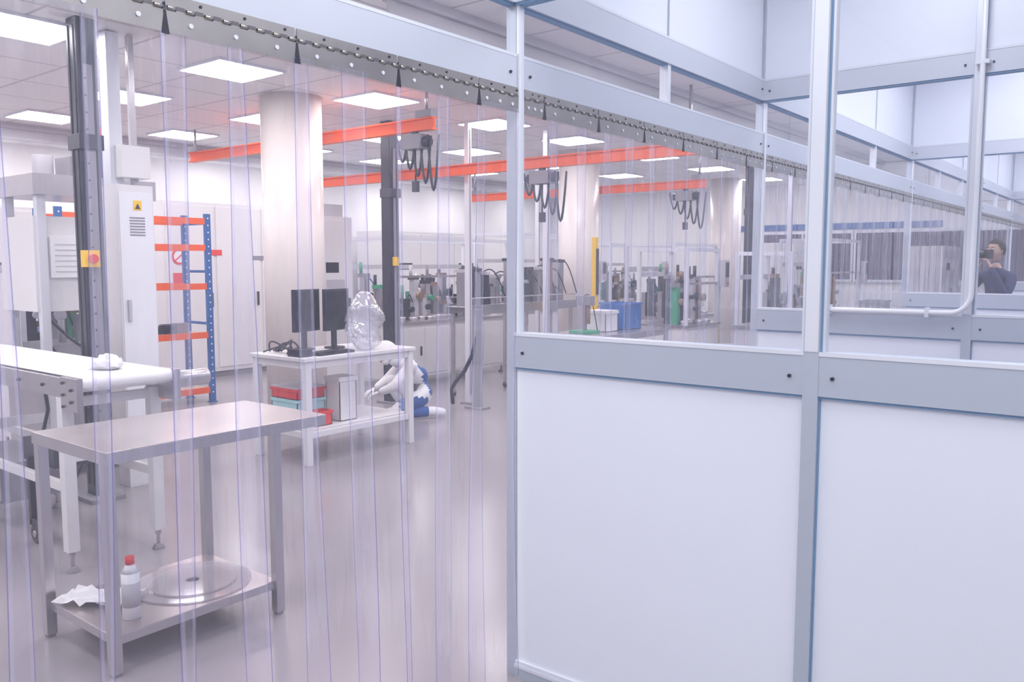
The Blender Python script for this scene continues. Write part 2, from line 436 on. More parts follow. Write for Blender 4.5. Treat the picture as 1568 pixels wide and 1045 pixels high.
for sx in (cx1-.2, -5.7, -6.9):
    for sy in (cy0+.02, cy1-.05):
        b.box(sx-.03, sx+.03, sy-.02, sy+.04, .11, zt-.11, 'white')
        b.cyl((sx, sy+.01, .03), (sx, sy+.01, .11), .01, 'steel', 10)
        b.cyl((sx, sy+.01, 0), (sx, sy+.01, .03), .035, 'grey', 16, .02)
        b.cyl((sx, sy+.01, .085), (sx, sy+.01, .1), .02, 'steel', 6)
    b.box(sx-.02, sx+.02, cy0+.04, cy1-.05, .58, .64, 'white')
    b.box(sx-.02, sx+.02, cy0+.04, cy1-.05, zt-.17, zt-.12, 'white')
for sy in (cy0+.03, cy1-.04): b.box(-6.9, cx1-.2, sy-.015, sy+.015, .42, .47, 'white')
b.box(-6.2, -5.45, cy0+.08, cy1-.1, .16, .40, 'grey'); b.box(-6.2, -5.45, cy0+.07, cy0+.08, .18, .38, 'lgrey')
b.box(-5.75, -5.5, cy0+.06, cy0+.07, .24, .34, 'yellow')
b.box(-5.2, -4.8, cy0+.12, cy1-.12, .47, .60, 'dark')
for sx in (-5.1, -4.95):
    b.box(sx-.015, sx+.015, cy0+.10, cy0+.14, .10, .50, 'dark')
b.cyl((-5.05, cy0+.10, .055), (-5.05, cy0+.14, .055), .055, 'dark', 24); b.cyl((-5.05, cy0+.095, .055), (-5.05, cy0+.145, .055), .02, 'steel', 12)
b.box(-5.11, -4.93, cy0+.10, cy0+.14, .10, .14, 'dark')
b.tube([(cx1-.1, cy0+.1, zt-.17), (cx1-.15, cy0+.15, .7), (cx1-.3, cy0+.1, .45), (cx1-.5, cy0+.12, .5)], .008, 'black')
b.tube([(cx1-.6, cy0+.1, zt-.12), (cx1-.62, cy0+.12, .8), (cx1-.75, cy0+.13, .62)], .01, 'black')
b.done(.003)
b = B('white_rag', (-4.5, 2.15, 1.037)); vs = b.sph((0, 0, .018), .10, 'paper', 20, (1, .8, .25))
for v in vs:
    v.co.z = max(0, v.co.z*(1+rn.uniform(-.3, 1.0))); v.co.x *= 1+rn.uniform(-.15, .15)
b.done()

# ------------------------------------------------------------------ lift column
b = B('lifting_column')
X, Y = -5.72, 2.66
b.box(X-.065, X+.065, Y-.065, Y+.065, .03, ZL-.002, 'black')
for dx in (-.035, .035): b.box(X+dx-.006, X+dx+.006, Y-.072, Y-.065, .1, ZL-.05, 'dark')
b.box(X+.065, X+.075, Y-.03, Y+.03, .4, 2.9, 'grey')
for i in range(22): b.cyl((X+.066, Y-.02, .5+.11*i), (X+.079, Y-.02, .5+.11*i), .008, 'dark', 8)
b.box(X-.16, X+.16, Y-.14, Y+.09, 0, .03, 'grey')
b.box(X+.07, X+.13, Y-.1, Y+.0, 1.58, 1.69, 'yellow'); b.cyl((X+.13, Y-.05, 1.635), (X+.16, Y-.05, 1.635), .03, 'red', 16)
b.box(X-.08, X+.09, Y-.08, Y+.08, 2.35, 2.45, 'black')
b.done(.003)
b = B('control_cabinet')
X, Y = -5.87, 3.0
b.box(X-.12, X+.12, Y-.13, Y+.13, .45, 2.15, 'white')
b.box(X-.07, X+.05, Y-.13, Y-.04, 2.15, ZL-.01, 'alu_l'); b.box(X+.02, X+.06, Y+.02, Y+.06, 2.15, ZL-.01, 'steel')
b.box(X+.12, X+.125, Y-.12, Y+.12, .5, 2.1, 'tube')
b.box(X-.05, X+.14, Y-.1, Y+.11, 2.2, 2.42, 'white')
b.box(X-.08, X+.08, Y-.1, Y+.1, 0, .45, 'white')
for i in range(7): b.box(X+.125, X+.130, Y-.05, Y+.06, 1.80+.02*i, 1.808+.02*i, 'grey')
b.box(X+.125, X+.128, Y-.02, Y+.04, 1.975, 2.045, 'yellow')
b.prism([(Y-.01, 1.985), (Y+.03, 1.985), (Y+.01, 2.025)], 'x', X+.128, X+.131, 'dark')
b.box(X+.125, X+.15, Y-.09, Y-.07, 1.2, 1.35, 'lgrey')
b.done(.004)

# ------------------------------------------------------------------ generic machines
def assembly_machine(name, loc, rz, w, d, h, seed, base='white', post='alu_l'):
    r = random.Random(seed); b = B(name, (loc[0], loc[1], 0), rz)
    bh = .82
    b.box(-w/2, w/2, -d/2, d/2, .12, bh, base)
    nd = max(2, int(w/.5))
    for i in range(nd):
        xa = -w/2+w*i/nd+.02; xb = -w/2+w*(i+1)/nd-.02
        b.box(xa, xb, -d/2-.012, -d/2, .16, bh-.06, base); b.box(xb-.06, xb-.04, -d/2-.03, -d/2-.012, .4, .52, 'dark')
        b.box(xa+.0, xb, d/2, d/2+.012, .16, bh-.06, base)
    for sx in (-w/2+.08, w/2-.08):
        for sy in (-d/2+.08, d/2-.08):
            b.cyl((sx, sy, 0), (sx, sy, .03), .04, 'grey', 12); b.cyl((sx, sy, .03), (sx, sy, .12), .012, 'steel', 8)
    b.box(-w/2-.03, w/2+.03, -d/2-.03, d/2+.03, bh, bh+.03, 'steel')
    z = bh+.03
    for sx in (-w/2+.02, w/2-.02):
        for sy in (-d/2+.02, d/2-.02): b.box(sx-.022, sx+.022, sy-.022, sy+.022, z, h, post)
    for sy in (-d/2+.02, d/2-.02):
        b.box(-w/2+.042, w/2-.042, sy-.022, sy+.022, h-.045, h, post)
    b.box(-w/2+.042, w/2-.042, d/2-.038, d/2-.002, z+(h-z)*.62, z+(h-z)*.62+.06, 'lgrey')
    b.box(-w/2+.042, w/2-.042, -d/2+.002, -d/2+.038, z+(h-z)*.52, z+(h-z)*.52+.03, 'steel')
    for sx in (-w/2+.02, w/2-.02): b.box(sx-.022, sx+.022, -d/2+.042, d/2-.042, h-.045, h, post)
    nst = max(5, int(w/.12))
    cols = ['steel', 'grey', 'dark', 'brass', 'grey', 'black', 'brass', 'lgrey', 'steel', 'grey', 'green', 'dark', 'black']
    for i in range(nst):
        x = -w/2+.10+(w-.2)*(i+.5)/nst; y = r.uniform(-d*.24, d*.24); hh = r.uniform(.16, .6)
        k = r.choice(cols)
        b.box(x-.04, x+.04, y-.05, y+.05, z, z+hh, k)
        b.box(x-.09, x+.07, y-.03, y+.03, z+hh, z+hh+.05, r.choice(cols))
        b.cyl((x+.04, y-.1, z+hh*.6), (x+.04, y+.12, z+hh*.6), r.uniform(.025, .055), r.choice(cols), 12)
        b.cyl((x-.06, y, z+hh+.05), (x-.06, y, z+hh+.05+r.uniform(.05, .18)), .022, r.choice(cols), 10)
        b.cyl((x, y-.14, z), (x, y-.14, z+.05), .06, 'steel', 14)
        b.box(x-.03, x+.05, y+.08, y+.14, z, z+hh*.7, r.choice(cols))
        if i % 2 == 0 and i+1 < nst: b.arc((x, y, z+hh), (x+.2, y*.5, z+.2), -.12, .009, r.choice(['black', 'blue', 'dark']), 8)
    b.cyl((0, 0, z), (0, 0, z+.06), min(d*.3, .25), 'steel', 28)
    b.box(w/2+.02, w/2+.07, -d/2, -d/2+.05, z, z+.55, 'alu_l')
    b.box(w/2-.02, w/2+.12, -d/2-.09, -d/2-.02, z+.45, z+.8, 'lgrey'); b.box(w/2, w/2+.10, -d/2-.094, -d/2-.09, z+.58, z+.77, 'screen')
    b.cyl((w/2+.05, -d/2-.1, z+.5), (w/2+.05, -d/2-.11, z+.5), .015, 'red', 10)
    return b.done()
def conveyor_y(name, x, y0, y1, zt, wid=.4):
    b = B(name)
    b.box(x-wid/2, x+wid/2, y0, y1, zt-.01, zt, 'lgrey')
    for s in (-1, 1): b.box(x+s*wid/2-.015, x+s*wid/2+.015, y0, y1, zt-.09, zt+.02, 'steel')
    n = max(2, int((y1-y0)/1.1)+1)
    for i in range(n):
        yy = y0+.1+(y1-y0-.2)*i/(n-1)
        for s in (-1, 1):
            b.box(x+s*(wid/2-.03)-.02, x+s*(wid/2-.03)+.02, yy-.02, yy+.02, .12, zt-.09, 'steel')
            b.cyl((x+s*(wid/2-.03)-.012, yy, .04), (x+s*(wid/2-.03)+.012, yy, .04), .04, 'dark', 16)
            b.box(x+s*(wid/2-.03)-.016, x+s*(wid/2-.03)+.016, yy-.02, yy+.02, .05, .12, 'steel')
        b.box(x-wid/2+.03, x+wid/2-.03, yy-.015, yy+.015, .3, .34, 'steel')
    for s in (-1, 1): b.cyl((x+s*(wid/2+.0), y0+.02, zt+.10), (x+s*(wid/2), y1-.02, zt+.10), .008, 'steel', 8)
    for i in range(n*2):
        yy = y0+.05+(y1-y0-.1)*i/(n*2-1)
        for s in (-1, 1): b.cyl((x+s*wid/2, yy, zt), (x+s*wid/2, yy, zt+.10), .006, 'steel', 6)
    r = random.Random(5)
    for i in range(16):
        yy = y0+.12+(y1-y0-.24)*i/15; hh = r.uniform(.15, .55); k = r.choice(['brass', 'grey', 'dark', 'steel', 'black', 'grey'])
        xx = x+r.uniform(-.08, .08)
        b.box(xx-.06, xx+.06, yy-.05, yy+.04, zt, zt+hh, k); b.box(xx-.1, xx+.09, yy-.03, yy+.03, zt+hh, zt+hh+.04, r.choice(['steel', 'dark', 'lgrey']))
        b.cyl((xx-.05, yy+.06, zt), (xx-.05, yy+.06, zt+r.uniform(.15, .5)), .025, r.choice(['steel', 'brass', 'dark']), 12)
        if i % 2: b.arc((xx, yy, zt+hh+.04), (xx+.1, yy+.3, zt+.1), -.15, .009, 'black', 8)
    return b.done(.002)

HP = math.pi/2
assembly_machine('assembly_machine', (-7.75, 3.3), HP, .9, .7, 1.95, 1)
assembly_machine('assembly_machine', (-8.2, 8.5), HP, 2.4, .9, 1.95, 2)
assembly_machine('assembly_machine', (-8.6, 11.6), HP, 2.4, .9, 2.1, 3)
assembly_machine('assembly_machine', (-5.9, 11.3), HP, 1.4, .8, 1.9, 5)
assembly_machine('assembly_machine', (-5.0, 9.75), HP, .9, .7, 1.8, 21)
assembly_machine('assembly_machine', (-3.9, 10.3), HP, 1.0, .7, 1.75, 8, base='lgrey')
assembly_machine('assembly_machine', (-4.6, 14.0), HP, 1.6, .8, 2.0, 9)
assembly_machine('assembly_machine', (-8.9, 14.7), HP, 2.0, .9, 2.0, 12)
conveyor_y('transfer_conveyor', -6.6, 7.3, 9.5, 1.10)

def enclosure(name, x0, x1, y0, y1, z1, win=True):
    b = B(name)
    b.box(x0, x1, y0, y1, .08, z1, 'white'); b.box(x0+.03, x1-.03, y0+.03, y1-.03, 0, .08, 'grey')
    n = max(1, int(round((y1-y0)/.8)))
    for i in range(n):
        ya = y0+(y1-y0)*i/n+.02; yb = y0+(y1-y0)*(i+1)/n-.02
        b.box(x1, x1+.015, ya, yb, .14, z1-.05, 'white')
        b.box(x1+.015, x1+.04, yb-.07, yb-.045, 1.0, 1.2, 'dark')
        if win and i % 2 == 0: b.box(x1+.015, x1+.019, ya+.12, yb-.2, 1.5, 1.62, 'screen')
    return b
b = enclosure('machine_enclosure', -11.6, -10.6, 5.9, 8.9, 2.45, False)
b.box(-10.585, -10.58, 6.55, 6.75, 1.72, 1.80, 'red'); b.box(-10.585, -10.58, 7.25, 7.5, 1.66, 1.72, 'grey')
b.cyl((-10.585, 6.1, 1.7), (-10.578, 6.1, 1.7), .11, 'red', 24); b.cyl((-10.578, 6.1, 1.7), (-10.574, 6.1, 1.7), .08, 'paper', 24)
b.box(-10.576, -10.570, 6.0, 6.2, 1.69, 1.71, 'red', rot=(.7, 'X')); b.box(-10.585, -10.58, 6.0, 6.2, 1.3, 1.48, 'red')
b.done(.005)
b = enclosure('electrical_cabinet', -8.3, -7.7, 6.1, 6.65, 2.15); b.box(-8.2, -7.8, 6.15, 6.6, 2.15, 2.3, 'lgrey'); b.box(-7.685, -7.66, 6.25, 6.5, 1.2, 1.42, 'lgrey'); b.done(.004)
enclosure('electrical_cabinet', -11.9, -11.2, 2.0, 4.6, 2.3).done(.004)
enclosure('electrical_cabinet', -11.9, -11.2, 10.4, 13.2, 2.2).done(.004)
enclosure('electrical_cabinet', -6.2, -5.6, 15.5, 16.8, 2.0).done(.004)
enclosure('electrical_cabinet', -3.6, -3.0, 15.2, 16.5, 1.9).done(.004)

b = B('packing_machine')
b.box(-7.1, -6.45, 2.62, 3.5, .12, .9, 'steel'); b.box(-7.1, -6.5, 2.62, 3.2, 1.25, 1.95, 'white')
for sx in (-7.05, -6.5):
    for sy in (2.67, 3.45): b.box(sx-.03, sx+.03, sy-.03, sy+.03, 0, 2.1, 'alu_l')
b.box(-7.12, -6.42, 2.6, 3.52, 2.1, 2.25, 'steel'); b.box(-7.0, -6.5, 2.7, 3.4, .9, 1.0, 'grey')
b.box(-6.5, -6.47, 2.72, 3.02, 1.5, 1.8, 'paper')
for i in range(6): b.box(-6.47, -6.468, 2.75, 2.98-.03*(i % 3), 1.54+.04*i, 1.548+.04*i, 'lgrey')
b.box(-6.5, -6.44, 3.06, 3.18, 1.5, 1.7, 'dark'); b.box(-6.44, -6.42, 3.08, 3.15, 1.6, 1.66, 'red')
for i in range(6): b.cyl((-6.7, 2.75+.12*i, 1.0), (-6.7, 2.75+.12*i, 1.15+.03*(i % 3)), .025, 'steel' if i % 2 else 'grey', 12)
b.cyl((-6.8, 3.3, 2.25), (-6.8, 3.3, 2.6), .04, 'black', 12); b.cyl((-6.8, 3.3, 2.6), (-6.8, 3.3, 2.68), .045, 'red', 12)
b.cyl((-6.6, 2.75, 2.25), (-6.6, 2.75, 2.4), .07, 'lgrey', 16); b.box(-6.75, -6.5, 2.9, 3.1, 2.25, 2.4, 'grey')
b.arc((-6.5, 2.7, 1.2), (-6.5, 3.4, 1.3), .3, .012, 'black'); b.arc((-6.5, 2.7, 1.0), (-6.46, 3.3, .8), .25, .01, 'black')
b.done(.003)

# ------------------------------------------------------------------ columns
for y in (5.12, 10.1, 15.1):
    b = B('column'); b.cyl((-6.78, y, 0), (-6.78, y, ZL-.001), .29, 'cream', 48); b.cyl((-6.78, y, 0), (-6.78, y, .1), .296, 'lgrey', 48); b.done()
for (x, y) in ((-7.05, 6.66), (-5.2, 12.5)):
    b = B('gantry_upright'); b.box(x-.07, x+.07, y-.07, y+.07, .02, ZL-.002, 'black'); b.box(x-.14, x+.14, y-.12, y+.12, 0, .02, 'grey')
    b.box(x+.07, x+.08, y-.02, y+.02, .3, 2.9, 'grey'); b.box(x+.07, x+.11, y-.04, y+.02, 1.58, 1.68, 'yellow')
    b.box(x-.08, x+.10, y-.08, y+.08, 2.35, 2.45, 'dark')
    b.done(.003)
for (x, y) in ((-6.3, 7.15), (-5.9, 8.1), (-7.4, 9.95), (-4.4, 12.0)):
    b = B('aluminium_upright'); b.box(x-.03, x+.03, y-.03, y+.03, .015, ZL-.03, 'alu_l'); b.box(x-.08, x+.08, y-.06, y+.06, 0, .015, 'grey')
    b.box(x+.03, x+.035, y-.006, y+.006, .1, ZL-.1, 'grey'); b.done(.002)
b = B('safety_post', (-5.95, 9.25, 0)); b.box(-.03, .03, -.03, .03, .01, 1.95, 'yellow'); b.box(-.09, .09, -.07, .07, 0, .01, 'yellow'); b.box(.03, .05, -.02, .02, 1.2, 1.8, 'dark'); b.done(.003)

# ------------------------------------------------------------------ overhead cranes
def crane(y, xa, xb, z, hoist):
    b = B('overhead_crane')
    b.box(xa, xb, y-.04, y+.04, z+.10, z+.115, 'orange'); b.box(xa, xb, y-.012, y+.012, z+.015, z+.10, 'orange'); b.box(xa, xb, y-.04, y+.04, z, z+.015, 'orange')
    for e in (xa+.1, xb-.1):
        b.box(e-.1, e+.1, y-.05, y+.05, z+.115, z+.18, 'grey')
        b.cyl((e, y, z+.18), (e, y, ZL-.001), .015, 'steel', 8)
    for hx in hoist:
        b.box(hx-.12, hx+.12, y-.07, y+.07, z-.16, z-.03, 'grey'); b.box(hx-.03, hx+.03, y-.02, y+.02, z-.05, z+.0, 'dark')
        b.cyl((hx-.18, y, z-.10), (hx+.18, y, z-.10), .05, 'black', 16)
        b.cyl((hx, y, z-.16), (hx, y, z-.45), .008, 'dark', 6); b.box(hx-.03, hx+.03, y-.02, y+.02, z-.55, z-.45, 'dark')
        for q in range(5): b.arc((hx-.24+.1*q, y, z-.04), (hx-.1+.10*q, y, z-.05), .22+.07*q, .012, 'black', 10)
    b.done()
crane(5.62, -9.4, -5.35, 2.82, (-5.6,))
crane(7.0, -9.0, -3.4, 2.58, (-5.15,))
crane(10.5, -9.2, -5.0, 2.62, (-5.3,))
b = B('crane_runway')
for x in (-10.52, -3.7):
    b.box(x-.05, x+.05, 3.5, 14, 3.02, 3.04, 'lgrey'); b.box(x-.012, x+.012, 3.5, 14, 3.04, 3.14, 'lgrey'); b.box(x-.05, x+.05, 3.5, 14, 3.14, ZL-.001, 'lgrey')
b.done()

# ------------------------------------------------------------------ shelving rack
b = B('shelving_rack')
xf, xb_ = -8.72, -9.2
ysr = (3.75, 4.62, 5.38)
for y in ysr:
    for x in (xf, xb_):
        b.box(x-.02, x+.02, y-.035, y+.035, .01, 2.17, 'blue'); b.box(x-.035, x+.035, y-.045, y+.045, 0, .01, 'blue')
        for i in range(26): b.cyl((x+.02, y, .12+.08*i), (x+.022, y, .12+.08*i), .010, 'paper', 6)
    for z in (.3, .9, 1.5, 2.05): b.box(xb_+.02, xf-.02, y-.012, y+.012, z, z+.03, 'blue')
for i in range(2):
    for z in (.16, .80, 1.36, 1.80, 2.10):
        for x in (xf, xb_): b.box(x-.015, x+.015, ysr[i]+.035, ysr[i+1]-.035, z-.05, z+.02, 'orange')
        if z < 1.0: b.box(xb_+.02, xf-.02, ysr[i]+.02, ysr[i+1]-.02, z-.005, z+.01, 'wood')
b.done(.002)
for (x, y) in ((-8.95, 4.95), (-8.95, 4.2)):
    b = B('cable_coil', (x, y, .812))
    for q in range(5):
        rr = .13-.012*q
        b.tube([(rr*math.cos(t*math.pi/8)+.02*q-.03, rr*math.sin(t*math.pi/8)*.9, .015+.02*q) for t in range(17)], .014, 'black', 6)
    b.box(.05, .17, .05, .2, 0, .12, 'grey'); b.box(-.1, .1, -.3, -.17, 0, .1, 'dark')
    b.done()

# ------------------------------------------------------------------ white computer bench
BZ = .865
b = B('computer_bench')
x0, x1, y0, y1, zt = -6.0, -5.27, 4.05, 5.27, BZ
b.box(x0, x1, y0, y1, zt-.03, zt, 'white')
for lx in (x0+.04, x1-.04):
    for ly in (y0+.05, y1-.05): b.box(lx-.028, lx+.028, ly-.028, ly+.028, .0, zt-.03, 'white')
    b.box(lx-.02, lx+.02, y0+.08, y1-.08, zt-.09, zt-.03, 'white'); b.box(lx-.02, lx+.02, y0+.08, y1-.08, .22, .27, 'white')
for ly in (y0+.05, y1-.05): b.box(x0+.07, x1-.07, ly-.02, ly+.02, zt-.09, zt-.03, 'white'); b.box(x0+.07, x1-.07, ly-.02, ly+.02, .22, .27, 'white')
b.box(x0+.06, x1-.06, y0+.07, y1-.07, .27, .285, 'white')
b.done(.004)
def monitor(x, y, rz):
    b = B('monitor', (x, y, BZ), rz)
    b.box(-.02, .02, -.165, .165, .16, .52, 'black'); b.box(.02, .023, -.15, .15, .178, .505, 'screen')
    b.box(-.045, -.02, -.1, .1, .22, .42, 'black'); b.box(-.035, -.015, -.03, .03, .012, .3, 'black'); b.cyl((-.02, 0, 0), (-.02, 0, .015), .09, 'black', 24)
    b.done(.004)
monitor(-5.82, 4.50, .25); monitor(-5.74, 4.76, .25)
b = B('keyboard', (-5.42, 4.43, BZ), .1); b.box(-.08, .08, -.2, .2, 0, .02, 'black')
for i in range(5):
    for j in range(13): b.box(-.07+.028*i, -.048+.028*i, -.19+.029*j, -.166+.029*j, .02, .026, 'dark')
b.done()
b = B('desktop_cables')
for q in range(7):
    rr = random.Random(q); p0 = (-5.92+rr.uniform(0, .1), 4.1+rr.uniform(0, .15), BZ+.008); p1 = (-5.6+rr.uniform(0, .1), 4.12+rr.uniform(0, .1), BZ+.008)
    b.arc(p0, p1, -rr.uniform(.04, .12), .007, 'black', 12, (rr.uniform(-.1, .1), rr.uniform(-.03, .08), 0))
b.box(-5.52, -5.36, 4.08, 4.2, BZ+.001, BZ+.06, 'black')
b.done()
b = B('plastic_bag', (-5.44, 4.82, BZ)); vs = b.sph((0, 0, .25), .25, 'bag', 40, (.48, .60, 1.02))
for v in vs:
    v.co.z = max(0.002, v.co.z); t = v.co.z/.5
    k = 1+rn.uniform(-.13, .13)+.28*(1-t); v.co.x *= k*(1-.1*t); v.co.y *= k; v.co.x += .02*math.sin(22*v.co.z+9*v.co.y); v.co.y += .015*math.sin(30*v.co.z)
b.done()
b = B('notepad', (-5.75, 5.16, BZ)); b.box(-.08, .08, -.05, .05, 0, .05, 'paper'); b.box(-.083, .083, -.053, .053, .05, .056, 'white'); b.done()
def crate(name, x, y, z, sx, sy, sz, k, lid=None):
    b = B(name, (x, y, z)); t = .006
    b.box(-sx/2, sx/2, -sy/2, sy/2, 0, t, k)
    b.box(-sx/2, -sx/2+t, -sy/2, sy/2, 0, sz, k); b.box(sx/2-t, sx/2, -sy/2, sy/2, 0, sz, k)
    b.box(-sx/2, sx/2, -sy/2, -sy/2+t, 0, sz, k); b.box(-sx/2, sx/2, sy/2-t, sy/2, 0, sz, k)
    for a in ((-sx/2-.01, -sx/2, -sy/2-.01, sy/2+.01), (sx/2, sx/2+.01, -sy/2-.01, sy/2+.01), (-sx/2, sx/2, -sy/2-.01, -sy/2), (-sx/2, sx/2, sy/2, sy/2+.01)):
        b.box(*a, sz-.025, sz, k)
    if lid: b.box(-sx/2-.008, sx/2+.008, -sy/2-.008, sy/2+.008, sz, sz+.012, lid)
    return b.done()
crate('storage_crate', -5.74, 4.34, .286, .34, .28, .20, 'teal'); crate('storage_crate', -5.74, 4.34, .487, .34, .28, .09, 'red', 'lgrey')
crate('component_carton', -5.50, 4.60, .286, .18, .18, .36, 'white', 'white')
crate('storage_crate', -5.44, 4.32, .286, .12, .16, .12, 'red')

def bench(x0, x1, y0, y1, zt, k='white'):
    b = B('workbench'); b.box(x0, x1, y0, y1, zt-.03, zt, k)
    for lx in (x0+.04, x1-.04):
        for ly in (y0+.04, y1-.04): b.box(lx-.022, lx+.022, ly-.022, ly+.022, 0, zt-.03, k)
        b.box(lx-.015, lx+.015, y0+.06, y1-.06, zt-.08, zt-.03, k); b.box(lx-.015, lx+.015, y0+.06, y1-.06, .2, .24, k)
    for ly in (y0+.04, y1-.04): b.box(x0+.06, x1-.06, ly-.015, ly+.015, zt-.08, zt-.03, k); b.box(x0+.06, x1-.06, ly-.015, ly+.015, .2, .24, k)
    b.done(.003)
bench(-5.3, -4.6, 7.3, 8.8, .86, 'steel'); bench(-3.6, -2.9, 11.6, 13.0, .9, 'steel')
crate('storage_bin', -4.98, 8.3, .861, .34, .34, .30, 'bluebin')
crate('component_carton', -4.95, 7.85, .861, .25, .25, .22, 'white', 'white'); crate('storage_bin', -3.25, 12.2, .901, .3, .4, .2, 'grey')
b = B('test_jig', (-4.95, 7.5, .861)); b.box(-.12, .12, -.12, .12, 0, .03, 'green'); b.box(-.02, .02, -.02, .02, .03, .4, 'steel'); b.box(-.08, .1, -.05, .05, .3, .4, 'grey'); b.cyl((.05, 0, .1), (.05, 0, .3), .02, 'brass', 12); b.arc((0, 0, .4), (.1, .1, .03), -.15, .006, 'black'); b.done(.002)
b = B('vacuum_hose'); b.tube([(-6.0, 6.95, 1.0), (-5.99, 6.93, .8), (-6.03, 6.9, .6), (-6.1, 6.85, .42), (-6.2, 6.82, .3), (-6.3, 6.85, .2), (-6.32, 6.9, .03)], .022, 'black', 10)
b.box(-6.04, -5.96, 6.91, 6.99, 0, 1.1, 'grey'); b.box(-6.12, -5.88, 6.87, 7.03, 0, .02, 'grey'); b.done()

# ------------------------------------------------------------------ people
def skin_mesh(V, E, root, levels=2):
    names = list(V); idx = {k: i for i, k in enumerate(names)}
    me = bpy.data.meshes.new('tmp'); me.from_pydata([V[k][0] for k in names], [(idx[a], idx[c]) for a, c in E], [])
    o = bpy.data.objects.new('tmp', me); COL.objects.link(o)
    md = o.modifiers.new('skin', 'SKIN'); md.branch_smoothing = .6; md.use_smooth_shade = True
    sv = me.skin_vertices[0].data
    for k in names:
        r = V[k][1]; sv[idx[k]].radius = (r, r) if not isinstance(r, tuple) else r
        sv[idx[k]].use_root = (k == root)
    s2 = o.modifiers.new('sub', 'SUBSURF'); s2.levels = levels; s2.render_levels = levels
    dg = bpy.context.evaluated_depsgraph_get(); dg.update()
    m2 = bpy.data.meshes.new_from_object(o.evaluated_get(dg))
    bpy.data.objects.remove(o)
    for p in m2.polygons: p.use_smooth = True
    return m2

def obj_from(me, name, parent, mats, fn=None):
    o = bpy.data.objects.new(name, me); COL.objects.link(o); o.parent = parent
    me.materials.clear()
    for k in mats: me.materials.append(M[k])
    for p in me.polygons: p.material_index = fn(p.center) if fn else 0
    return o

def hand(name, parent, pos, direction, side, glove='skin', curl=.5):
    V = {'w': ((0, 0, 0), .022), 'p': ((.045, 0, 0), (.030, .016)), 'q': ((.075, 0, -.002), (.032, .013))}; E = [('w', 'p'), ('p', 'q')]
    L = [.065, .075, .070, .055]
    for i in range(4):
        yy = (.027-.018*i)
        a = (.088, yy, 0); l = L[i]
        V['a%d' % i] = (a, .0088); c = curl
        V['b%d' % i] = ((a[0]+l*.45*math.cos(c), yy*1.05, -l*.45*math.sin(c)), .008)
        V['c%d' % i] = ((a[0]+l*.45*math.cos(c)+l*.5*math.cos(2*c), yy*1.05, -l*.45*math.sin(c)-l*.5*math.sin(2*c)), .0065)
        E += [('q', 'a%d' % i), ('a%d' % i, 'b%d' % i), ('b%d' % i, 'c%d' % i)]
    V['t0'] = ((.035, .035, -.008), .011); V['t1'] = ((.06, .052, -.02), .0095); V['t2'] = ((.085, .054, -.03), .008)
    E += [('p', 't0'), ('t0', 't1'), ('t1', 't2')]
    if side < 0: V = {k: ((v[0][0], -v[0][1], v[0][2]), v[1]) for k, v in V.items()}
    me = skin_mesh(V, E, 'w', 1)
    o = obj_from(me, name, parent, [glove])
    d = Vector(direction).normalized(); up = Vector((0, 0, 1))
    y = up.cross(d)
    if y.length < .1: y = Vector((0, 1, 0))
    y.normalize(); z = d.cross(y)
    o.matrix_local = Matrix.Translation(pos) @ Matrix((d, y, z)).transposed().to_4x4()
    return o

def head(name, parent, pos, tilt, hood, hk='suit'):
    b = B(name)
    vs = b.sph((0, 0, 0), 1, 'skin', 32, (.098, .076, .118))
    for v in vs:
        if v.co.z < -.02: 
            t = (-.02-v.co.z)/.1; v.co.y *= 1-.30*t; v.co.x = v.co.x*(1-.12*t)+.006*t
        if v.co.x > .05 and abs(v.co.z-.012) < .02: v.co.x -= .006
    b.sph((.098, 0, -.018), .014, 'skin', 12, (1.1, .9, .9)); b.cyl((.092, 0, .022), (.106, 0, -.016), .006, 'skin', 8, .010)
    b.sph((.088, 0, -.055), .02, 'lips', 12, (.5, 1, .28))
    for s in (-1, 1):
        b.sph((.084, s*.030, .010), .0115, 'paper', 12); b.sph((.0935, s*.030, .010), .005, 'dark', 8)
        b.box(.086, .094, s*.030-.014, s*.030+.014, .029, .034, 'hair')
        b.sph((0, s*.078, .0), .024, 'skin', 12, (.6, .3, 1.1))
    k = hk if hood else 'hair'
    h = b.sph((-.012, 0, .012), 1, k, 32, (.108, .092, .128) if hood else (.104, .090, .124))
    kill = [v for v in h if v.co.x > .045 and v.co.z < (.085 if hood else .062) and abs(v.co.y) < .075]
    if not hood: kill += [v for v in h if v.co.z < -.05 or (v.co.x > .0 and v.co.z < .0)]
    bmesh.ops.delete(b.bm, geom=list(set(kill)), context='VERTS')
    if hood:
        b.sph((.055, 0, -.045), 1, 'paper', 16, (.055, .06, .045))
        b.cyl((-.04, 0, -.15), (-.015, 0, -.06), .085, hk, 24, .082)
    o = b.done(parent=parent)
    o.matrix_local = Matrix.Translation(pos) @ Matrix.Rotation(tilt, 4, 'Y')
    return o

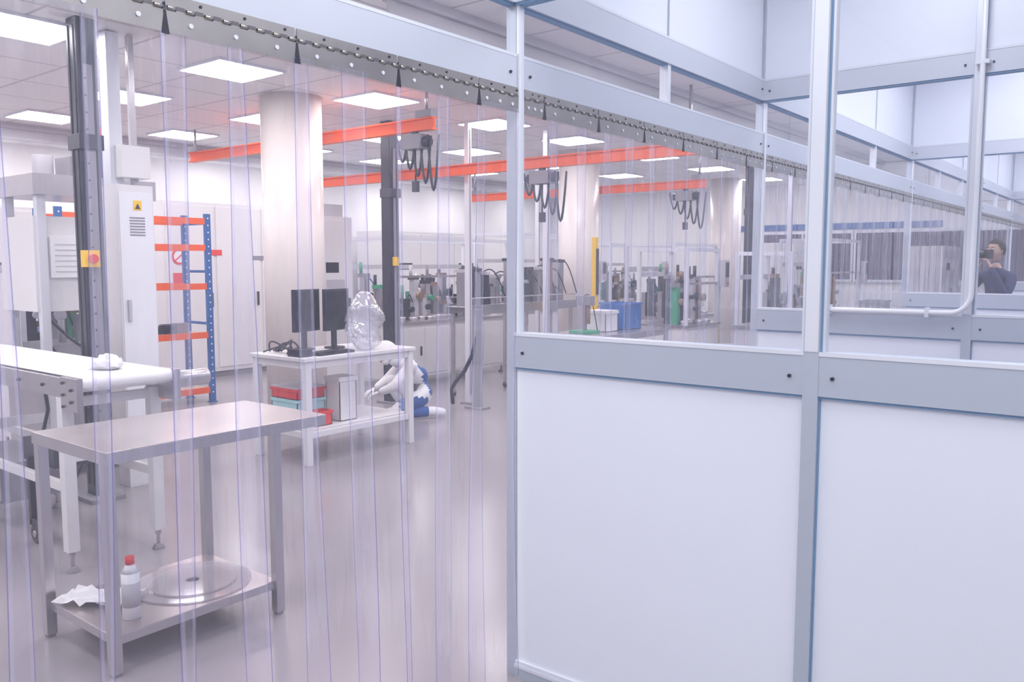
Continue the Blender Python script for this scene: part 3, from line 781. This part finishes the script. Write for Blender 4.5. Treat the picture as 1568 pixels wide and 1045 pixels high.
e = bpy.data.objects.new('kneeling_technician', None); COL.objects.link(e)
e.location = (-6.12, 6.24, 0); e.rotation_euler = (0, 0, math.atan2(-.621, -.784)+.3)
V = {'pelvis': ((-.02, 0, .27), .15), 'waist': ((.03, 0, .37), .15), 'chest': ((.11, 0, .48), .165), 'uchest': ((.19, 0, .56), .13), 'neck': ((.27, 0, .61), .065), 'nk2': ((.32, 0, .63), .055)}
E = [('pelvis', 'waist'), ('waist', 'chest'), ('chest', 'uchest'), ('uchest', 'neck'), ('neck', 'nk2')]
for s, t in ((1, 'L'), (-1, 'R')):
    V['sh'+t] = ((.18, s*.18, .55), .08); V['el'+t] = ((.36, s*.25, .36), .058); V['wr'+t] = ((.50, s*.14, .30), .036)
    E += [('uchest', 'sh'+t), ('sh'+t, 'el'+t), ('el'+t, 'wr'+t)]
    V['hp'+t] = ((.0, s*.11, .24), .12)
    E.append(('pelvis', 'hp'+t))
V.update({'knR': ((.36, -.18, .40), .074), 'anR': ((.20, -.17, .10), .05), 'fmR': ((.28, -.17, .05), .046), 'toR': ((.38, -.17, .04), .036)})
V.update({'knL': ((.38, .16, .085), .078), 'anL': ((-.08, .14, .075), .052), 'toL': ((-.20, .14, .05), .044)})
E += [('hpR', 'knR'), ('knR', 'anR'), ('anR', 'fmR'), ('fmR', 'toR'), ('hpL', 'knL'), ('knL', 'anL'), ('anL', 'toL')]
me = skin_mesh(V, E, 'pelvis')
def kfn(c):
    if c.z > .22 and c.x < -.03+(c.z-.27)*.42: return 1
    if c.z < .24 and .0 < c.x < .30 and c.y > 0: return 1
    return 0
obj_from(me, 'body', e, ['suit', 'suitblue'], kfn)
head('head', e, (.385, 0, .68), .75, True)
hand('hand_left', e, (.50, .14, .30), (1, -.3, -.4), -1, 'paper'); hand('hand_right', e, (.50, -.14, .30), (1, .3, -.4), 1, 'paper')

e = bpy.data.objects.new('standing_photographer', None); COL.objects.link(e)
e.location = (-1.57, 10.7, 0); e.rotation_euler = (0, 0, -math.pi/2-.5)
V = {'pelvis': ((0, 0, .98), .135), 'waist': ((0, 0, 1.12), .125), 'chest': ((0, 0, 1.34), .15), 'uchest': ((0, 0, 1.46), .11), 'neck': ((.01, 0, 1.56), .055), 'nk2': ((.02, 0, 1.62), .052)}
E = [('pelvis', 'waist'), ('waist', 'chest'), ('chest', 'uchest'), ('uchest', 'neck'), ('neck', 'nk2')]
for s, t in ((1, 'L'), (-1, 'R')):
    V['sh'+t] = ((0, s*.19, 1.46), .068); V['el'+t] = ((.16, s*.25, 1.25), .05); V['wr'+t] = ((.22, s*.10, 1.55), .033)
    V['hp'+t] = ((0, s*.10, .92), .105); V['kn'+t] = ((.02, s*.12, .50), .065); V['an'+t] = ((0, s*.13, .09), .046); V['ft'+t] = ((.08, s*.14, .05), .046); V['to'+t] = ((.18, s*.15, .04), .036)
    E += [('uchest', 'sh'+t), ('sh'+t, 'el'+t), ('el'+t, 'wr'+t), ('pelvis', 'hp'+t), ('hp'+t, 'kn'+t), ('kn'+t, 'an'+t), ('an'+t, 'ft'+t), ('ft'+t, 'to'+t)]
me = skin_mesh(V, E, 'pelvis')
obj_from(me, 'body', e, ['navy', 'black', 'skin'], lambda c: 1 if c.z < .09 else 2 if (c.z > 1.56 and c.x < .1) else 0)
head('head', e, (.03, 0, 1.75), .0, False)
hand('hand_left', e, (.22, .10, 1.56), (.2, -.4, 1), -1, 'skin', .6); hand('hand_right', e, (.22, -.10, 1.56), (.2, .4, 1), 1, 'skin', .6)
b = B('camera'); b.box(.16, .23, -.075, .075, 1.66, 1.76, 'dark'); b.cyl((.23, 0, 1.71), (.32, 0, 1.71), .038, 'dark', 20); b.cyl((.32, 0, 1.71), (.325, 0, 1.71), .03, 'screen', 20); b.done(.004, parent=e)

# ------------------------------------------------------------------ world, camera
w = bpy.data.worlds.new('world'); scene.world = w; w.use_nodes = True
w.node_tree.nodes['Background'].inputs[0].default_value = (.85, .87, 1, 1)
w.node_tree.nodes['Background'].inputs[1].default_value = .6
cd = bpy.data.cameras.new('camera'); co = bpy.data.objects.new('render_camera', cd); COL.objects.link(co)
cd.sensor_width = 36; cd.lens = 36*1278/1568; cd.clip_start = .05
co.location = (0, 0, 1.6); co.rotation_euler = (math.radians(90-5.27), 0, math.radians(38.4))
scene.camera = co
